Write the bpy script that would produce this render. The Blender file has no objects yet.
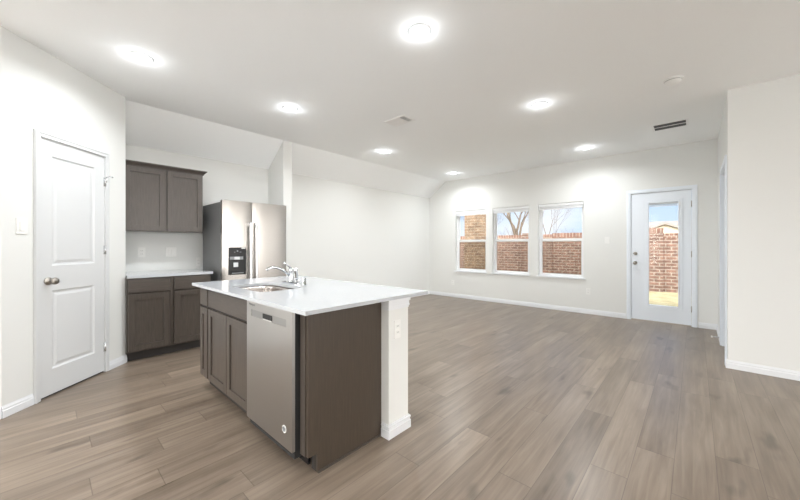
import bpy, bmesh, math, random
from mathutils import Matrix, Vector
random.seed(7)
SC = bpy.context.scene
COL = SC.collection

# ------------------------------------------------------------------ camera
F_PX, YAW, HORIZON, CAM_H = 324.1, 0.7389, 245.6, 1.2068
cam_d = bpy.data.cameras.new('camera'); cam = bpy.data.objects.new('camera', cam_d); COL.objects.link(cam)
cam_d.sensor_width = 36; cam_d.lens = F_PX / 800 * 36
cam_d.shift_y = (HORIZON - 250) / 800
cam_d.clip_start = 0.02; cam_d.clip_end = 300
cam.location = (0, 0, CAM_H); cam.rotation_euler = (math.pi / 2, 0, YAW)
SC.camera = cam

# ------------------------------------------------------------------ world, sun, exposure
SC.view_settings.view_transform = 'Standard'; SC.view_settings.look = 'None'
SC.view_settings.gamma = 1.0; SC.view_settings.use_curve_mapping = False
SC.view_settings.exposure = 1.27
try:
    SC.cycles.diffuse_bounces = 8; SC.cycles.max_bounces = 14; SC.cycles.use_denoising = True
    SC.cycles.sample_clamp_indirect = 6.0
except Exception: pass

W = bpy.data.worlds.new('sky'); SC.world = W; W.use_nodes = True
nt = W.node_tree; nt.nodes.clear()
wo = nt.nodes.new('ShaderNodeOutputWorld'); bg = nt.nodes.new('ShaderNodeBackground')
tc = nt.nodes.new('ShaderNodeTexCoord'); sp = nt.nodes.new('ShaderNodeSeparateXYZ')
rp = nt.nodes.new('ShaderNodeValToRGB'); nz = nt.nodes.new('ShaderNodeTexNoise'); r2 = nt.nodes.new('ShaderNodeValToRGB')
mx = nt.nodes.new('ShaderNodeMix'); mx.data_type = 'RGBA'
nt.links.new(tc.outputs['Generated'], sp.inputs[0]); nt.links.new(sp.outputs['Z'], rp.inputs[0])
rp.color_ramp.elements[0].position = 0.0; rp.color_ramp.elements[0].color = (.70, .83, 1, 1)
rp.color_ramp.elements[1].position = .35; rp.color_ramp.elements[1].color = (.34, .58, .96, 1)
mp = nt.nodes.new('ShaderNodeMapping'); mp.inputs['Scale'].default_value = (1, 1, 3.2)
nt.links.new(tc.outputs['Generated'], mp.inputs[0]); nt.links.new(mp.outputs[0], nz.inputs['Vector'])
nz.inputs['Scale'].default_value = 2.6; nz.inputs['Detail'].default_value = 6
r2.color_ramp.elements[0].position = .5; r2.color_ramp.elements[0].color = (0, 0, 0, 1)
r2.color_ramp.elements[1].position = .66; r2.color_ramp.elements[1].color = (.85, .85, .85, 1)
nt.links.new(nz.outputs['Fac'], r2.inputs[0]); nt.links.new(r2.outputs[0], mx.inputs[0])
nt.links.new(rp.outputs[0], mx.inputs[6]); mx.inputs[7].default_value = (.93, .95, 1, 1)
nt.links.new(mx.outputs[2], bg.inputs[0])
# sky brightened towards the unseen south-east, added as fill through the rear openings
SKY_FILL = 4.4
dt = nt.nodes.new('ShaderNodeVectorMath'); dt.operation = 'DOT_PRODUCT'; dt.inputs[1].default_value = (.72, -.69, .1)
mr = nt.nodes.new('ShaderNodeMapRange'); mr.interpolation_type = 'SMOOTHSTEP'
for i_, v_ in enumerate((.10, .62, .48, SKY_FILL)): mr.inputs[i_ + 1].default_value = v_
nt.links.new(tc.outputs['Generated'], dt.inputs[0]); nt.links.new(dt.outputs['Value'], mr.inputs[0]); nt.links.new(mr.outputs[0], bg.inputs[1])
m3 = nt.nodes.new('ShaderNodeMapRange'); m3.inputs[1].default_value = .05; m3.inputs[2].default_value = .5
x3 = nt.nodes.new('ShaderNodeMix'); x3.data_type = 'RGBA'; x3.inputs[7].default_value = (1, .975, .945, 1)
nt.links.new(dt.outputs['Value'], m3.inputs[0]); nt.links.new(m3.outputs[0], x3.inputs[0]); nt.links.new(mx.outputs[2], x3.inputs[6]); nt.links.new(x3.outputs[2], bg.inputs[0])
nt.links.new(bg.outputs[0], wo.inputs[0])

sd = bpy.data.lights.new('sun', 'SUN'); sd.energy = .85; sd.color = (1, .93, .82); sd.angle = .01
sun = bpy.data.objects.new('sun', sd); COL.objects.link(sun)
sun.rotation_euler = Vector((0.55, 0.75, -0.75)).to_track_quat('-Z', 'Y').to_euler()

LAMP_W = 6.6
CEIL_FILL_W = 0.6  # strength of the added point light that brightens the ceiling

# ------------------------------------------------------------------ materials
MATS = {}
def mat(name, color, rough=.5, metal=0, coat=0, aniso=0, spec=.5, bump=None, emit=None, noise=None):
    m = bpy.data.materials.new(name); m.use_nodes = True; N = m.node_tree; b = N.nodes['Principled BSDF']
    b.inputs['Base Color'].default_value = (*color, 1); b.inputs['Roughness'].default_value = rough
    b.inputs['Metallic'].default_value = metal; b.inputs['Coat Weight'].default_value = coat
    b.inputs['Specular IOR Level'].default_value = spec
    if aniso:
        b.inputs['Anisotropic'].default_value = aniso
        t = N.nodes.new('ShaderNodeTangent'); t.direction_type = 'RADIAL'; t.axis = 'Z'
        N.links.new(t.outputs[0], b.inputs['Tangent'])
    if bump or noise:
        tc = N.nodes.new('ShaderNodeTexCoord'); mp = N.nodes.new('ShaderNodeMapping')
        N.links.new(tc.outputs['Object'], mp.inputs[0])
    if bump:                                            # (scale, strength, distance)
        n = N.nodes.new('ShaderNodeTexNoise'); n.inputs['Scale'].default_value = bump[0]; n.inputs['Detail'].default_value = 3
        N.links.new(mp.outputs[0], n.inputs['Vector'])
        bp = N.nodes.new('ShaderNodeBump'); bp.inputs['Strength'].default_value = bump[1]; bp.inputs['Distance'].default_value = bump[2]
        N.links.new(n.outputs['Fac'], bp.inputs['Height']); N.links.new(bp.outputs[0], b.inputs['Normal'])
    if noise:                                           # ((sx,sy,sz), scale, second colour)
        mp2 = N.nodes.new('ShaderNodeMapping'); mp2.inputs['Scale'].default_value = noise[0]
        N.links.new(tc.outputs['Object'], mp2.inputs[0])
        n = N.nodes.new('ShaderNodeTexNoise'); n.inputs['Scale'].default_value = noise[1]; n.inputs['Detail'].default_value = 5
        n.inputs['Roughness'].default_value = .65
        N.links.new(mp2.outputs[0], n.inputs['Vector'])
        r = N.nodes.new('ShaderNodeValToRGB'); r.color_ramp.elements[0].position = .32; r.color_ramp.elements[1].position = .68
        r.color_ramp.elements[0].color = (*color, 1); r.color_ramp.elements[1].color = (*noise[2], 1)
        N.links.new(n.outputs['Fac'], r.inputs[0]); N.links.new(r.outputs[0], b.inputs['Base Color'])
    if emit:
        b.inputs['Emission Color'].default_value = (*emit[0], 1); b.inputs['Emission Strength'].default_value = emit[1]
    MATS[name] = m
    return m

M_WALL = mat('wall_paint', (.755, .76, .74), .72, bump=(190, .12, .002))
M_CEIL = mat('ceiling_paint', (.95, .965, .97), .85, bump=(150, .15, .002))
M_TRIM = mat('trim_paint', (.76, .775, .795), .38)
M_DOOR = mat('door_paint', (.78, .825, .88), .38)
M_PDOOR = mat('pantry_door_paint', (.67, .68, .685), .36)
M_CAB = mat('cabinet_stain', (.056, .045, .037), .36, noise=((9, 9, .8), 9, (.086, .070, .058)), spec=.55)
M_CABH = mat('cabinet_stain_rail', (.056, .045, .037), .36, noise=((.8, .8, 9), 9, (.086, .070, .058)), spec=.55)
M_PANEL = mat('end_panel_stain', (.048, .035, .025), .42, noise=((14, 22, .6), 9, (.070, .051, .036)))
M_TOE_GAP = mat('toe_stain_gap_shade', (.035, .03, .027), .6)  # toe kick stain; on island frames it paints shade into the door gaps
M_DARK = mat('dark_gap', (.02, .02, .02), .7)
M_QUARTZ = mat('white_quartz', (.53, .55, .575), .13, coat=.2, noise=((1, 1, 1), 60, (.50, .52, .545)))
M_STEEL = mat('brushed_steel', (.49, .465, .44), .27, metal=1, aniso=.75)
M_STEELD = mat('dishwasher_steel', (.50, .49, .475), .33, metal=1, aniso=.6)
M_STRIP = mat('steel_recess', (.40, .395, .39), .4, metal=1)
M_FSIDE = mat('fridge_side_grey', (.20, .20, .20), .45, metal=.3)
M_HANDLE = mat('satin_handle', (.78, .79, .80), .25, metal=.9)
M_SINK = mat('sink_steel', (.52, .48, .45), .25, metal=1)
M_CHROME = mat('chrome', (.58, .60, .62), .08, metal=1)
M_NICKEL = mat('satin_nickel', (.42, .39, .35), .28, metal=1)
M_BLACK = mat('black_gloss', (.012, .012, .014), .18)
M_GREYP = mat('grey_plastic', (.22, .23, .24), .3)
M_PADDLE = mat('light_plastic', (.62, .64, .66), .3)
M_PLATE = mat('white_plastic', (.82, .82, .80), .35)
M_SLOT = mat('slot_grey', (.25, .25, .25), .5)
M_VINYL = mat('white_vinyl', (.82, .83, .84), .4)
M_GREYTRIM = mat('grey_frame', (.46, .48, .49), .5)
M_BLIND = mat('blind_white', (.86, .87, .88), .45)
M_LENS = mat('lamp_lens', (1, 1, 1), .4, emit=((1, .97, .92), 14))
M_VENTD = mat('vent_dark', (.10, .105, .11), .6)
M_VENTW = mat('vent_white', (.90, .90, .90), .5)
M_MARK = mat('grey_mark', (.20, .20, .21), .4)
M_BADGE = mat('badge_white', (.75, .75, .73), .35)
M_BARK = mat('bark', (.10, .075, .055), .9)
M_TWIG = mat('twig', (.13, .10, .075), .9)
M_GRASS = mat('dry_grass', (.24, .20, .10), .95, noise=((1, 1, 1), 3.5, (.44, .38, .23)), bump=(40, .6, .02))
M_ROOF = mat('roof_shingle', (.20, .17, .15), .9, noise=((1, 1, 1), 12, (.27, .235, .21)))
M_CREAM = mat('cream_siding', (.78, .70, .58), .7)

def glass_mat():
    m = bpy.data.materials.new('window_glass'); m.use_nodes = True; N = m.node_tree; N.nodes.clear()
    o = N.nodes.new('ShaderNodeOutputMaterial'); t = N.nodes.new('ShaderNodeBsdfTransparent'); g = N.nodes.new('ShaderNodeBsdfGlossy')
    g.inputs['Roughness'].default_value = .02; x = N.nodes.new('ShaderNodeMixShader'); f = N.nodes.new('ShaderNodeFresnel'); f.inputs[0].default_value = 1.13
    t.inputs[0].default_value = (.97, .98, .98, 1)
    N.links.new(f.outputs[0], x.inputs[0]); N.links.new(t.outputs[0], x.inputs[1]); N.links.new(g.outputs[0], x.inputs[2]); N.links.new(x.outputs[0], o.inputs[0])
    return m
M_GLASS = glass_mat()
def screen_mat():
    m = bpy.data.materials.new('insect_screen'); m.use_nodes = True; N = m.node_tree; N.nodes.clear()
    o = N.nodes.new('ShaderNodeOutputMaterial'); t = N.nodes.new('ShaderNodeBsdfTransparent'); t.inputs[0].default_value = (.80, .79, .78, 1)
    N.links.new(t.outputs[0], o.inputs[0])
    return m
M_SCREEN = screen_mat()

def brick_mat(name, c1, c2, mortar, w=.2, h=.075, tone=None, msize=.012):
    m = bpy.data.materials.new(name); m.use_nodes = True; N = m.node_tree; L = N.links; b = N.nodes['Principled BSDF']
    tc = N.nodes.new('ShaderNodeTexCoord'); s = N.nodes.new('ShaderNodeSeparateXYZ'); L.new(tc.outputs['Object'], s.inputs[0])
    a = N.nodes.new('ShaderNodeMath'); a.operation = 'ADD'; L.new(s.outputs[0], a.inputs[0]); L.new(s.outputs[1], a.inputs[1])
    c = N.nodes.new('ShaderNodeCombineXYZ'); L.new(a.outputs[0], c.inputs[0]); L.new(s.outputs[2], c.inputs[1])
    t = N.nodes.new('ShaderNodeTexBrick'); L.new(c.outputs[0], t.inputs['Vector'])
    t.inputs['Scale'].default_value = 1; t.inputs['Brick Width'].default_value = w; t.inputs['Row Height'].default_value = h
    t.inputs['Mortar Size'].default_value = msize; t.inputs['Mortar Smooth'].default_value = .2; t.inputs['Bias'].default_value = 0
    t.inputs['Color1'].default_value = (*c1, 1); t.inputs['Color2'].default_value = (*c2, 1); t.inputs['Mortar'].default_value = (*mortar, 1)
    n = N.nodes.new('ShaderNodeTexNoise'); n.inputs['Scale'].default_value = 9; n.inputs['Detail'].default_value = 4; L.new(tc.outputs['Object'], n.inputs['Vector'])
    mr = N.nodes.new('ShaderNodeMapRange'); mr.inputs[1].default_value = .3; mr.inputs[2].default_value = .7; mr.inputs[3].default_value = .7; mr.inputs[4].default_value = 1.25
    L.new(n.outputs['Fac'], mr.inputs[0])
    mm = N.nodes.new('ShaderNodeVectorMath'); mm.operation = 'SCALE'; L.new(t.outputs['Color'], mm.inputs[0]); L.new(mr.outputs[0], mm.inputs['Scale'])
    L.new(mm.outputs[0], b.inputs['Base Color']); b.inputs['Roughness'].default_value = .9
    bp = N.nodes.new('ShaderNodeBump'); bp.inputs['Strength'].default_value = .6; bp.inputs['Distance'].default_value = .01; bp.invert = True
    L.new(t.outputs['Fac'], bp.inputs['Height']); L.new(bp.outputs[0], b.inputs['Normal'])
    return m
M_BRICK = brick_mat('red_brick', (.215, .122, .092), (.14, .082, .064), (.29, .24, .20), .25, .092, msize=.015)
M_SOLDIER = brick_mat('soldier_brick', (.21, .115, .085), (.15, .078, .058), (.33, .27, .22), .1, .4)
M_TAN = brick_mat('tan_stone', (.15, .092, .056), (.23, .155, .10), (.24, .19, .135), .24, .085)

def floor_mat():
    m = bpy.data.materials.new('plank_floor'); m.use_nodes = True; N = m.node_tree; L = N.links; b = N.nodes['Principled BSDF']
    def nd(t, **k):
        n = N.nodes.new(t)
        for a, v in k.items(): setattr(n, a, v)
        return n
    def mth(op, a, bb=None, cc=None):
        n = nd('ShaderNodeMath', operation=op)
        for i, v in enumerate((a, bb, cc)):
            if v is None: continue
            if isinstance(v, (int, float)): n.inputs[i].default_value = v
            else: L.new(v, n.inputs[i])
        return n.outputs[0]
    tc = nd('ShaderNodeTexCoord'); s = nd('ShaderNodeSeparateXYZ'); L.new(tc.outputs['Object'], s.inputs[0])
    X, Y = s.outputs[0], s.outputs[1]
    rowf = mth('DIVIDE', mth('ADD', X, 10 + .259 - .259 + .0), .172)      # boundaries every 0.172 m
    rowf = mth('DIVIDE', mth('ADD', X, .259 + .172 * 60), .172)
    row = mth('FLOOR', rowf)
    wn = nd('ShaderNodeTexWhiteNoise', noise_dimensions='1D'); L.new(row, wn.inputs['W'])
    segf = mth('DIVIDE', mth('ADD', mth('ADD', Y, 20), mth('MULTIPLY', wn.outputs['Value'], 1.5)), 1.5)
    seg = mth('FLOOR', segf)
    cb = nd('ShaderNodeCombineXYZ'); L.new(row, cb.inputs[0]); L.new(seg, cb.inputs[1])
    w2 = nd('ShaderNodeTexWhiteNoise', noise_dimensions='2D'); L.new(cb.outputs[0], w2.inputs['Vector'])
    rnd = w2.outputs['Value']
    # grain
    gc = nd('ShaderNodeCombineXYZ'); L.new(mth('MULTIPLY', X, 34), gc.inputs[0]); L.new(mth('MULTIPLY', Y, 1.6), gc.inputs[1]); L.new(mth('MULTIPLY', rnd, 37), gc.inputs[2])
    g = nd('ShaderNodeTexNoise'); g.inputs['Scale'].default_value = 1; g.inputs['Detail'].default_value = 7; g.inputs['Roughness'].default_value = .6; g.inputs['Distortion'].default_value = .5
    L.new(gc.outputs[0], g.inputs['Vector'])
    gc2 = nd('ShaderNodeCombineXYZ'); L.new(mth('MULTIPLY', X, 7), gc2.inputs[0]); L.new(mth('MULTIPLY', Y, 1.3), gc2.inputs[1]); L.new(mth('MULTIPLY', rnd, 91), gc2.inputs[2])
    g2 = nd('ShaderNodeTexNoise'); g2.inputs['Scale'].default_value = 1; g2.inputs['Detail'].default_value = 3
    L.new(gc2.outputs[0], g2.inputs['Vector'])
    r = nd('ShaderNodeValToRGB'); e = r.color_ramp.elements
    e[0].position = .28; e[0].color = (.118, .088, .062, 1); e[1].position = .72; e[1].color = (.300, .241, .187, 1)
    k = e.new(.5); k.color = (.205, .159, .121, 1)
    v = mth('ADD', mth('MULTIPLY', g.outputs['Fac'], .55), mth('MULTIPLY', g2.outputs['Fac'], .45)); L.new(v, r.inputs[0])
    # knots
    kc = nd('ShaderNodeCombineXYZ'); L.new(mth('MULTIPLY', X, 5.0), kc.inputs[0]); L.new(mth('MULTIPLY', Y, 1.7), kc.inputs[1]); L.new(mth('MULTIPLY', rnd, 13), kc.inputs[2])
    kn = nd('ShaderNodeTexNoise'); kn.inputs['Scale'].default_value = 1.5; kn.inputs['Detail'].default_value = 2; L.new(kc.outputs[0], kn.inputs['Vector'])
    kr = nd('ShaderNodeMapRange'); kr.inputs[1].default_value = .24; kr.inputs[2].default_value = .34; kr.inputs[3].default_value = .62; kr.inputs[4].default_value = 1
    L.new(kn.outputs['Fac'], kr.inputs[0])
    tone = mth('ADD', mth('MULTIPLY', rnd, .22), .89)
    fx = mth('FRACT', rowf); fy = mth('FRACT', segf)
    ex = mth('MINIMUM', fx, mth('SUBTRACT', 1, fx)); ey = mth('MINIMUM', fy, mth('SUBTRACT', 1, fy))
    lx = mth('GREATER_THAN', ex, .009); ly = mth('GREATER_THAN', ey, .0014)
    line = mth('ADD', mth('MULTIPLY', mth('MULTIPLY', lx, ly), .35), .65)
    sc = mth('MULTIPLY', mth('MULTIPLY', tone, line), kr.outputs[0])
    vm = nd('ShaderNodeVectorMath', operation='SCALE'); L.new(r.outputs[0], vm.inputs[0]); L.new(sc, vm.inputs['Scale'])
    L.new(vm.outputs[0], b.inputs['Base Color'])
    L.new(mth('ADD', mth('MULTIPLY', g.outputs['Fac'], .14), .24), b.inputs['Roughness'])
    b.inputs['Specular IOR Level'].default_value = .45
    bp = nd('ShaderNodeBump'); bp.inputs['Strength'].default_value = .12; bp.inputs['Distance'].default_value = .002
    L.new(mth('ADD', g.outputs['Fac'], line), bp.inputs['Height']); L.new(bp.outputs[0], b.inputs['Normal'])
    return m
M_FLOOR = floor_mat()

# ------------------------------------------------------------------ mesh helpers
I4 = Matrix.Identity(4)
class MB:
    def __init__(s): s.bm = bmesh.new(); s.smooth = False
    def box(s, x0, x1, y0, y1, z0, z1, bev=0):
        t = bmesh.new()
        bmesh.ops.create_cube(t, size=1)
        for v in t.verts: v.co = Vector(((x0 + x1) / 2 + v.co.x * (x1 - x0), (y0 + y1) / 2 + v.co.y * (y1 - y0), (z0 + z1) / 2 + v.co.z * (z1 - z0)))
        if bev: bmesh.ops.bevel(t, geom=t.edges[:], offset=bev, segments=2, affect='EDGES', profile=.6)
        s._merge(t); return s
    def _merge(s, t):
        mp = {v: s.bm.verts.new(v.co) for v in t.verts}
        for f in t.faces:
            try:
                nf = s.bm.faces.new([mp[v] for v in f.verts]); nf.smooth = f.smooth
            except ValueError: pass
        t.free()
    def ngon_prism(s, pts, d):                      # pts: 3D polygon, d: extrusion vector
        d = Vector(d); a = [s.bm.verts.new(Vector(p)) for p in pts]; b = [s.bm.verts.new(Vector(p) + d) for p in pts]; n = len(a)
        s.bm.faces.new(a); s.bm.faces.new(b[::-1])
        for i in range(n): s.bm.faces.new((a[i], b[i], b[(i + 1) % n], a[(i + 1) % n]))
        return s
    def lathe(s, prof, origin, axis='Z', seg=28, cap=True):   # prof: (radius, distance along axis)
        o = Vector(origin)
        if isinstance(axis, str): ax = {'X': Vector((1, 0, 0)), 'Y': Vector((0, 1, 0)), 'Z': Vector((0, 0, 1))}[axis]
        else: ax = Vector(axis).normalized()
        u = ax.orthogonal().normalized(); w = ax.cross(u); rings = []
        for r, h in prof:
            rings.append([s.bm.verts.new(o + ax * h + (u * math.cos(2 * math.pi * i / seg) + w * math.sin(2 * math.pi * i / seg)) * r) for i in range(seg)])
        for a, b in zip(rings, rings[1:]):
            for i in range(seg):
                f = s.bm.faces.new((a[i], a[(i + 1) % seg], b[(i + 1) % seg], b[i])); f.smooth = True
        if cap:
            if prof[0][0] > 1e-5: s.bm.faces.new(rings[0][::-1])
            if prof[-1][0] > 1e-5: s.bm.faces.new(rings[-1])
        return s
    def tube(s, pts, r, seg=12):
        pts = [Vector(p) for p in pts]; n = len(pts); rr = r if isinstance(r, (list, tuple)) else [r] * n
        rings = []; up = None
        for i, p in enumerate(pts):
            d = (pts[min(i + 1, n - 1)] - pts[max(i - 1, 0)]).normalized()
            if up is None: up = d.orthogonal().normalized()
            up = (up - d * up.dot(d)).normalized(); w = d.cross(up)
            rings.append([s.bm.verts.new(p + (up * math.cos(2 * math.pi * k / seg) + w * math.sin(2 * math.pi * k / seg)) * rr[i]) for k in range(seg)])
        for a, b in zip(rings, rings[1:]):
            for k in range(seg):
                f = s.bm.faces.new((a[k], a[(k + 1) % seg], b[(k + 1) % seg], b[k])); f.smooth = True
        s.bm.faces.new(rings[0][::-1]); s.bm.faces.new(rings[-1]); return s
    def quad(s, a, b, c, d):
        s.bm.faces.new([s.bm.verts.new(Vector(p)) for p in (a, b, c, d)]); return s

def tag(o, label=None, cat=None, group=None, kind=None):
    if label: o['label'] = label
    if cat: o['category'] = cat
    if group: o['group'] = group
    if kind: o['kind'] = kind
    return o
WM = {}
def thing(name, label=None, cat=None, loc=(0, 0, 0), rz=0, group=None, kind=None):
    o = bpy.data.objects.new(name, None); COL.objects.link(o); o.empty_display_size = .1
    o.location = loc; o.rotation_euler = (0, 0, rz)
    WM[o] = Matrix.Translation(Vector(loc)) @ Matrix.Rotation(rz, 4, 'Z')
    return tag(o, label, cat, group, kind)
def obj(name, mb, m, parent=None, frame=None, label=None):
    """link a mesh; verts are given in world space, or in `frame`"""
    me = bpy.data.meshes.new(name); bm = mb.bm
    if frame is not None: bmesh.ops.transform(bm, matrix=frame, verts=bm.verts)
    bmesh.ops.recalc_face_normals(bm, faces=bm.faces)
    o = bpy.data.objects.new(name, me); COL.objects.link(o)
    if parent is not None:
        bmesh.ops.transform(bm, matrix=WM[parent].inverted(), verts=bm.verts); o.parent = parent; WM[o] = WM[parent]
    else:
        xs = [v.co.x for v in bm.verts]; ys = [v.co.y for v in bm.verts]; zs = [v.co.z for v in bm.verts]
        c = Vector(((min(xs) + max(xs)) / 2, (min(ys) + max(ys)) / 2, min(zs)))
        bmesh.ops.translate(bm, vec=-c, verts=bm.verts); o.location = c; WM[o] = Matrix.Translation(c)
    bm.to_mesh(me); bm.free(); me.materials.append(m)
    if label: o['label'] = label
    return o
def struct(name, mb, m, parent=None, frame=None):
    """setting: origin stays at the world origin so that textures run in metres"""
    if parent is not None: return obj(name, mb, m, parent, frame)
    me = bpy.data.meshes.new(name); bm = mb.bm
    if frame is not None: bmesh.ops.transform(bm, matrix=frame, verts=bm.verts)
    bmesh.ops.recalc_face_normals(bm, faces=bm.faces); bm.to_mesh(me); bm.free(); me.materials.append(m)
    o = bpy.data.objects.new(name, me); COL.objects.link(o); o['kind'] = 'structure'; WM[o] = I4.copy(); return o
def copy_tree(o, parent=None):
    c = o.copy(); COL.objects.link(c); c.parent = parent
    for ch in list(o.children): copy_tree(ch, c)
    return c
def frame_of(o): return WM[o]
def shaker(mb, x0, x1, z0, z1, y0, yf, st=.055, rec=.008):
    """shaker door in the XZ plane: back at y0, face at yf (either side), recessed panel"""
    sg = 1 if yf > y0 else -1; a, b = sorted((y0, yf))
    mb.box(x0, x0 + st, a, b, z0, z1, .0012); mb.box(x1 - st, x1, a, b, z0, z1, .0012)
    mb.box(x0 + st, x1 - st, a, b, z0, z0 + st, .0012); mb.box(x0 + st, x1 - st, a, b, z1 - st, z1, .0012)
    a, b = sorted((y0, yf - sg * rec)); mb.box(x0 + st, x1 - st, a, b, z0 + st, z1 - st)
    return mb
def text_mesh(name, txt, size, mtx, m, parent, extrude=.0004):
    cu = bpy.data.curves.new(name, 'FONT'); cu.body = txt; cu.size = size; cu.extrude = extrude
    to = bpy.data.objects.new(name, cu); COL.objects.link(to); bpy.context.view_layer.update()
    me = bpy.data.meshes.new_from_object(to.evaluated_get(bpy.context.evaluated_depsgraph_get()))
    bpy.data.objects.remove(to); me.transform(WM[parent].inverted() @ mtx); me.materials.clear(); me.materials.append(m)
    o = bpy.data.objects.new(name, me); COL.objects.link(o); o.parent = parent; WM[o] = WM[parent]; return o

# ------------------------------------------------------------------ room dimensions (metres, camera above the origin)
XL, XC, D, XR, YR = -4.905, -4.429, 6.483, .236, 4.545      # left wall, ceiling crease, far wall, right return, right wall
TX, TY = -4.347, .565                                       # outer corner of the angled pantry wall
H, HL = 2.74, 2.392
Q = 2 ** -.5; PL = 1.086                                    # pantry wall length
PX, PY = TX + PL * Q, TY - PL * Q
XE, YB = 5.2, -3.4                                          # far right / back walls behind the camera
T = .14
Z0 = -.02
struct('floor', MB().box(XL - T, XE + T, YB - T, D + T, -.12, 0), M_FLOOR)
cl = MB().ngon_prism([(XC, YB - T, H), (XC, D + T, H), (XC, D + T, H + .14), (XC, YB - T, H + .14)], (XE + T - XC, 0, 0))
cl.ngon_prism([(XL - T, YB - T, HL - T * (H - HL) / (XC - XL)), (XC, YB - T, H), (XC, YB - T, H + .14), (XL - T, YB - T, HL + .12)], (0, D + 2 * T - YB, 0))
struct('ceiling', cl, M_CEIL)

def wall_with_holes(axis, a0, a1, p0, p1, zt, holes):
    """wall slab along x (axis X, thickness p0..p1 in y) or along y; holes: (a0, a1, z0, z1)"""
    mb = MB(); cuts = sorted({a0, a1, *[h[0] for h in holes], *[h[1] for h in holes]})
    for u, v in zip(cuts, cuts[1:]):
        hs = [h for h in holes if h[0] <= u + 1e-6 and h[1] >= v - 1e-6]; segs = [(0, zt)]
        for h in hs:
            segs = [(0, h[2]), (h[3], zt)]
        for s0, s1 in segs:
            if s1 - s0 < .01: continue
            if axis == 'X': mb.box(u, v, p0, p1, s0, s1)
            else: mb.box(p0, p1, u, v, s0, s1)
    bmesh.ops.remove_doubles(mb.bm, verts=mb.bm.verts, dist=1e-5)
    return mb
WINS = [(-4.149, -3.371), (-3.219, -2.441), (-2.267, -1.475)]
WZ0, WZ1 = .622, 2.004
DX0, DX1, DZ1 = -.788, -.028, 2.06                          # rough opening of the patio door
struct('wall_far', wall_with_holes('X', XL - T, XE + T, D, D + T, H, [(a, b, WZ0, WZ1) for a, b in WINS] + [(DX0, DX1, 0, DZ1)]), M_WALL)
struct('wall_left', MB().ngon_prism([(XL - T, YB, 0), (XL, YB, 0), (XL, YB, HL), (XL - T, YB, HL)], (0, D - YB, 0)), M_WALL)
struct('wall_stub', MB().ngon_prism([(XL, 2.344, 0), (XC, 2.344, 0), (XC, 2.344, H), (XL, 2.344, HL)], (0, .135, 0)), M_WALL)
# pantry enclosure
PF = Matrix.Translation((TX, TY, 0)) @ Matrix.Rotation(-math.pi / 4, 4, 'Z')     # x: along the wall towards the camera side, y: into the room
PD0, PD1, PDZ = .244, .841, 2.052
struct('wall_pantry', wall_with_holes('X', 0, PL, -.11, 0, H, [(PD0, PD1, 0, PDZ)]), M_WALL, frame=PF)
struct('wall_pantry_return', MB().ngon_prism([(XL, TY, 0), (TX - .0, TY, 0), (TX, TY, H), (XC, TY, H), (XL, TY, HL)], (0, -.11, 0)), M_WALL)
struct('wall_near_left', MB().box(PX - .12, PX, YB, PY, 0, H), M_WALL)
struct('wall_right', wall_with_holes('Y', YR, D, XR, XR + .12, H, [(4.66, 5.50, 0, 2.06)]), M_WALL)
struct('wall_right_return', MB().box(XR + .12, XE, YR, YR + .12, 0, H), M_WALL)
struct('wall_outer_right', wall_with_holes('Y', YB, D, XE, XE + T, H, [(-3.1, -1.0, .1, 2.45), (1.6, 4.2, .1, 2.45)]), M_WALL)  # openings added on the unseen side to let fill daylight in
struct('wall_back', wall_with_holes('X', XL - T, XE + T, YB - T, YB, H, [(-3.7, -1.1, .1, 2.5)]), M_WALL)  # unseen opening added behind the camera to even out the light

# baseboards
def baseboard(name, x0, x1, frame):
    """profile extruded along local x, projecting to local +y"""
    p = [(0, 0), (.013, 0), (.013, .048), (.009, .053), (.009, .066), (.005, .074), (.003, .082), (0, .082)]
    return struct(name, MB().ngon_prism([(x0, y, z) for y, z in p], (x1 - x0, 0, 0)), M_TRIM, frame=frame)
FARF = Matrix.Translation((0, D, 0)) @ Matrix.Rotation(math.pi, 4, 'Z')           # local x = -world x, y = -world y
baseboard('baseboard_far', .845, 4.905, FARF)
baseboard('baseboard_far_corner', -XR, -.036, FARF)
LEFTF = Matrix.Translation((XL, 0, 0)) @ Matrix.Rotation(-math.pi / 2, 4, 'Z')    # local x = -y world, local y = +x
baseboard('baseboard_left', -D, -2.479, LEFTF)
baseboard('baseboard_stub', 0, .476, Matrix.Translation((XL, 2.479, 0)))
baseboard('baseboard_stub_end', -2.479 - .013, -2.344, Matrix.Translation((XC, 0, 0)) @ Matrix.Rotation(-math.pi / 2, 4, 'Z'))
baseboard('baseboard_pantry_near', .884, PL, PF)
baseboard('baseboard_pantry_corner', -.006, .212, PF)
baseboard('baseboard_near_left', -PY, -YB, Matrix.Translation((PX, 0, 0)) @ Matrix.Rotation(-math.pi / 2, 4, 'Z'))
RF = Matrix.Translation((XR, 0, 0)) @ Matrix.Rotation(math.pi / 2, 4, 'Z')        # local x = +y world, local y = -x
baseboard('baseboard_right', 5.56, D, RF)
baseboard('baseboard_right_corner', YR, 4.60, RF)
baseboard('baseboard_right_return', -XE, -XR + .013, Matrix.Translation((0, YR, 0)) @ Matrix.Rotation(math.pi, 4, 'Z'))

# trim round the right-hand doorway (casing + jamb lining)
tr = MB()
for y0, y1 in ((5.50, 5.558), (4.602, 4.66)): tr.box(XR - .016, XR, y0, y1, 0, 2.118, .003)
tr.box(XR - .016, XR, 4.66, 5.50, 2.06, 2.118, .003)
for y0, y1 in ((5.485, 5.50), (4.66, 4.675)): tr.box(XR, XR + .12, y0, y1, 0, 2.06)
tr.box(XR, XR + .12, 4.675, 5.485, 2.045, 2.06)
struct('trim_1', tr, M_DOOR)

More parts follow.
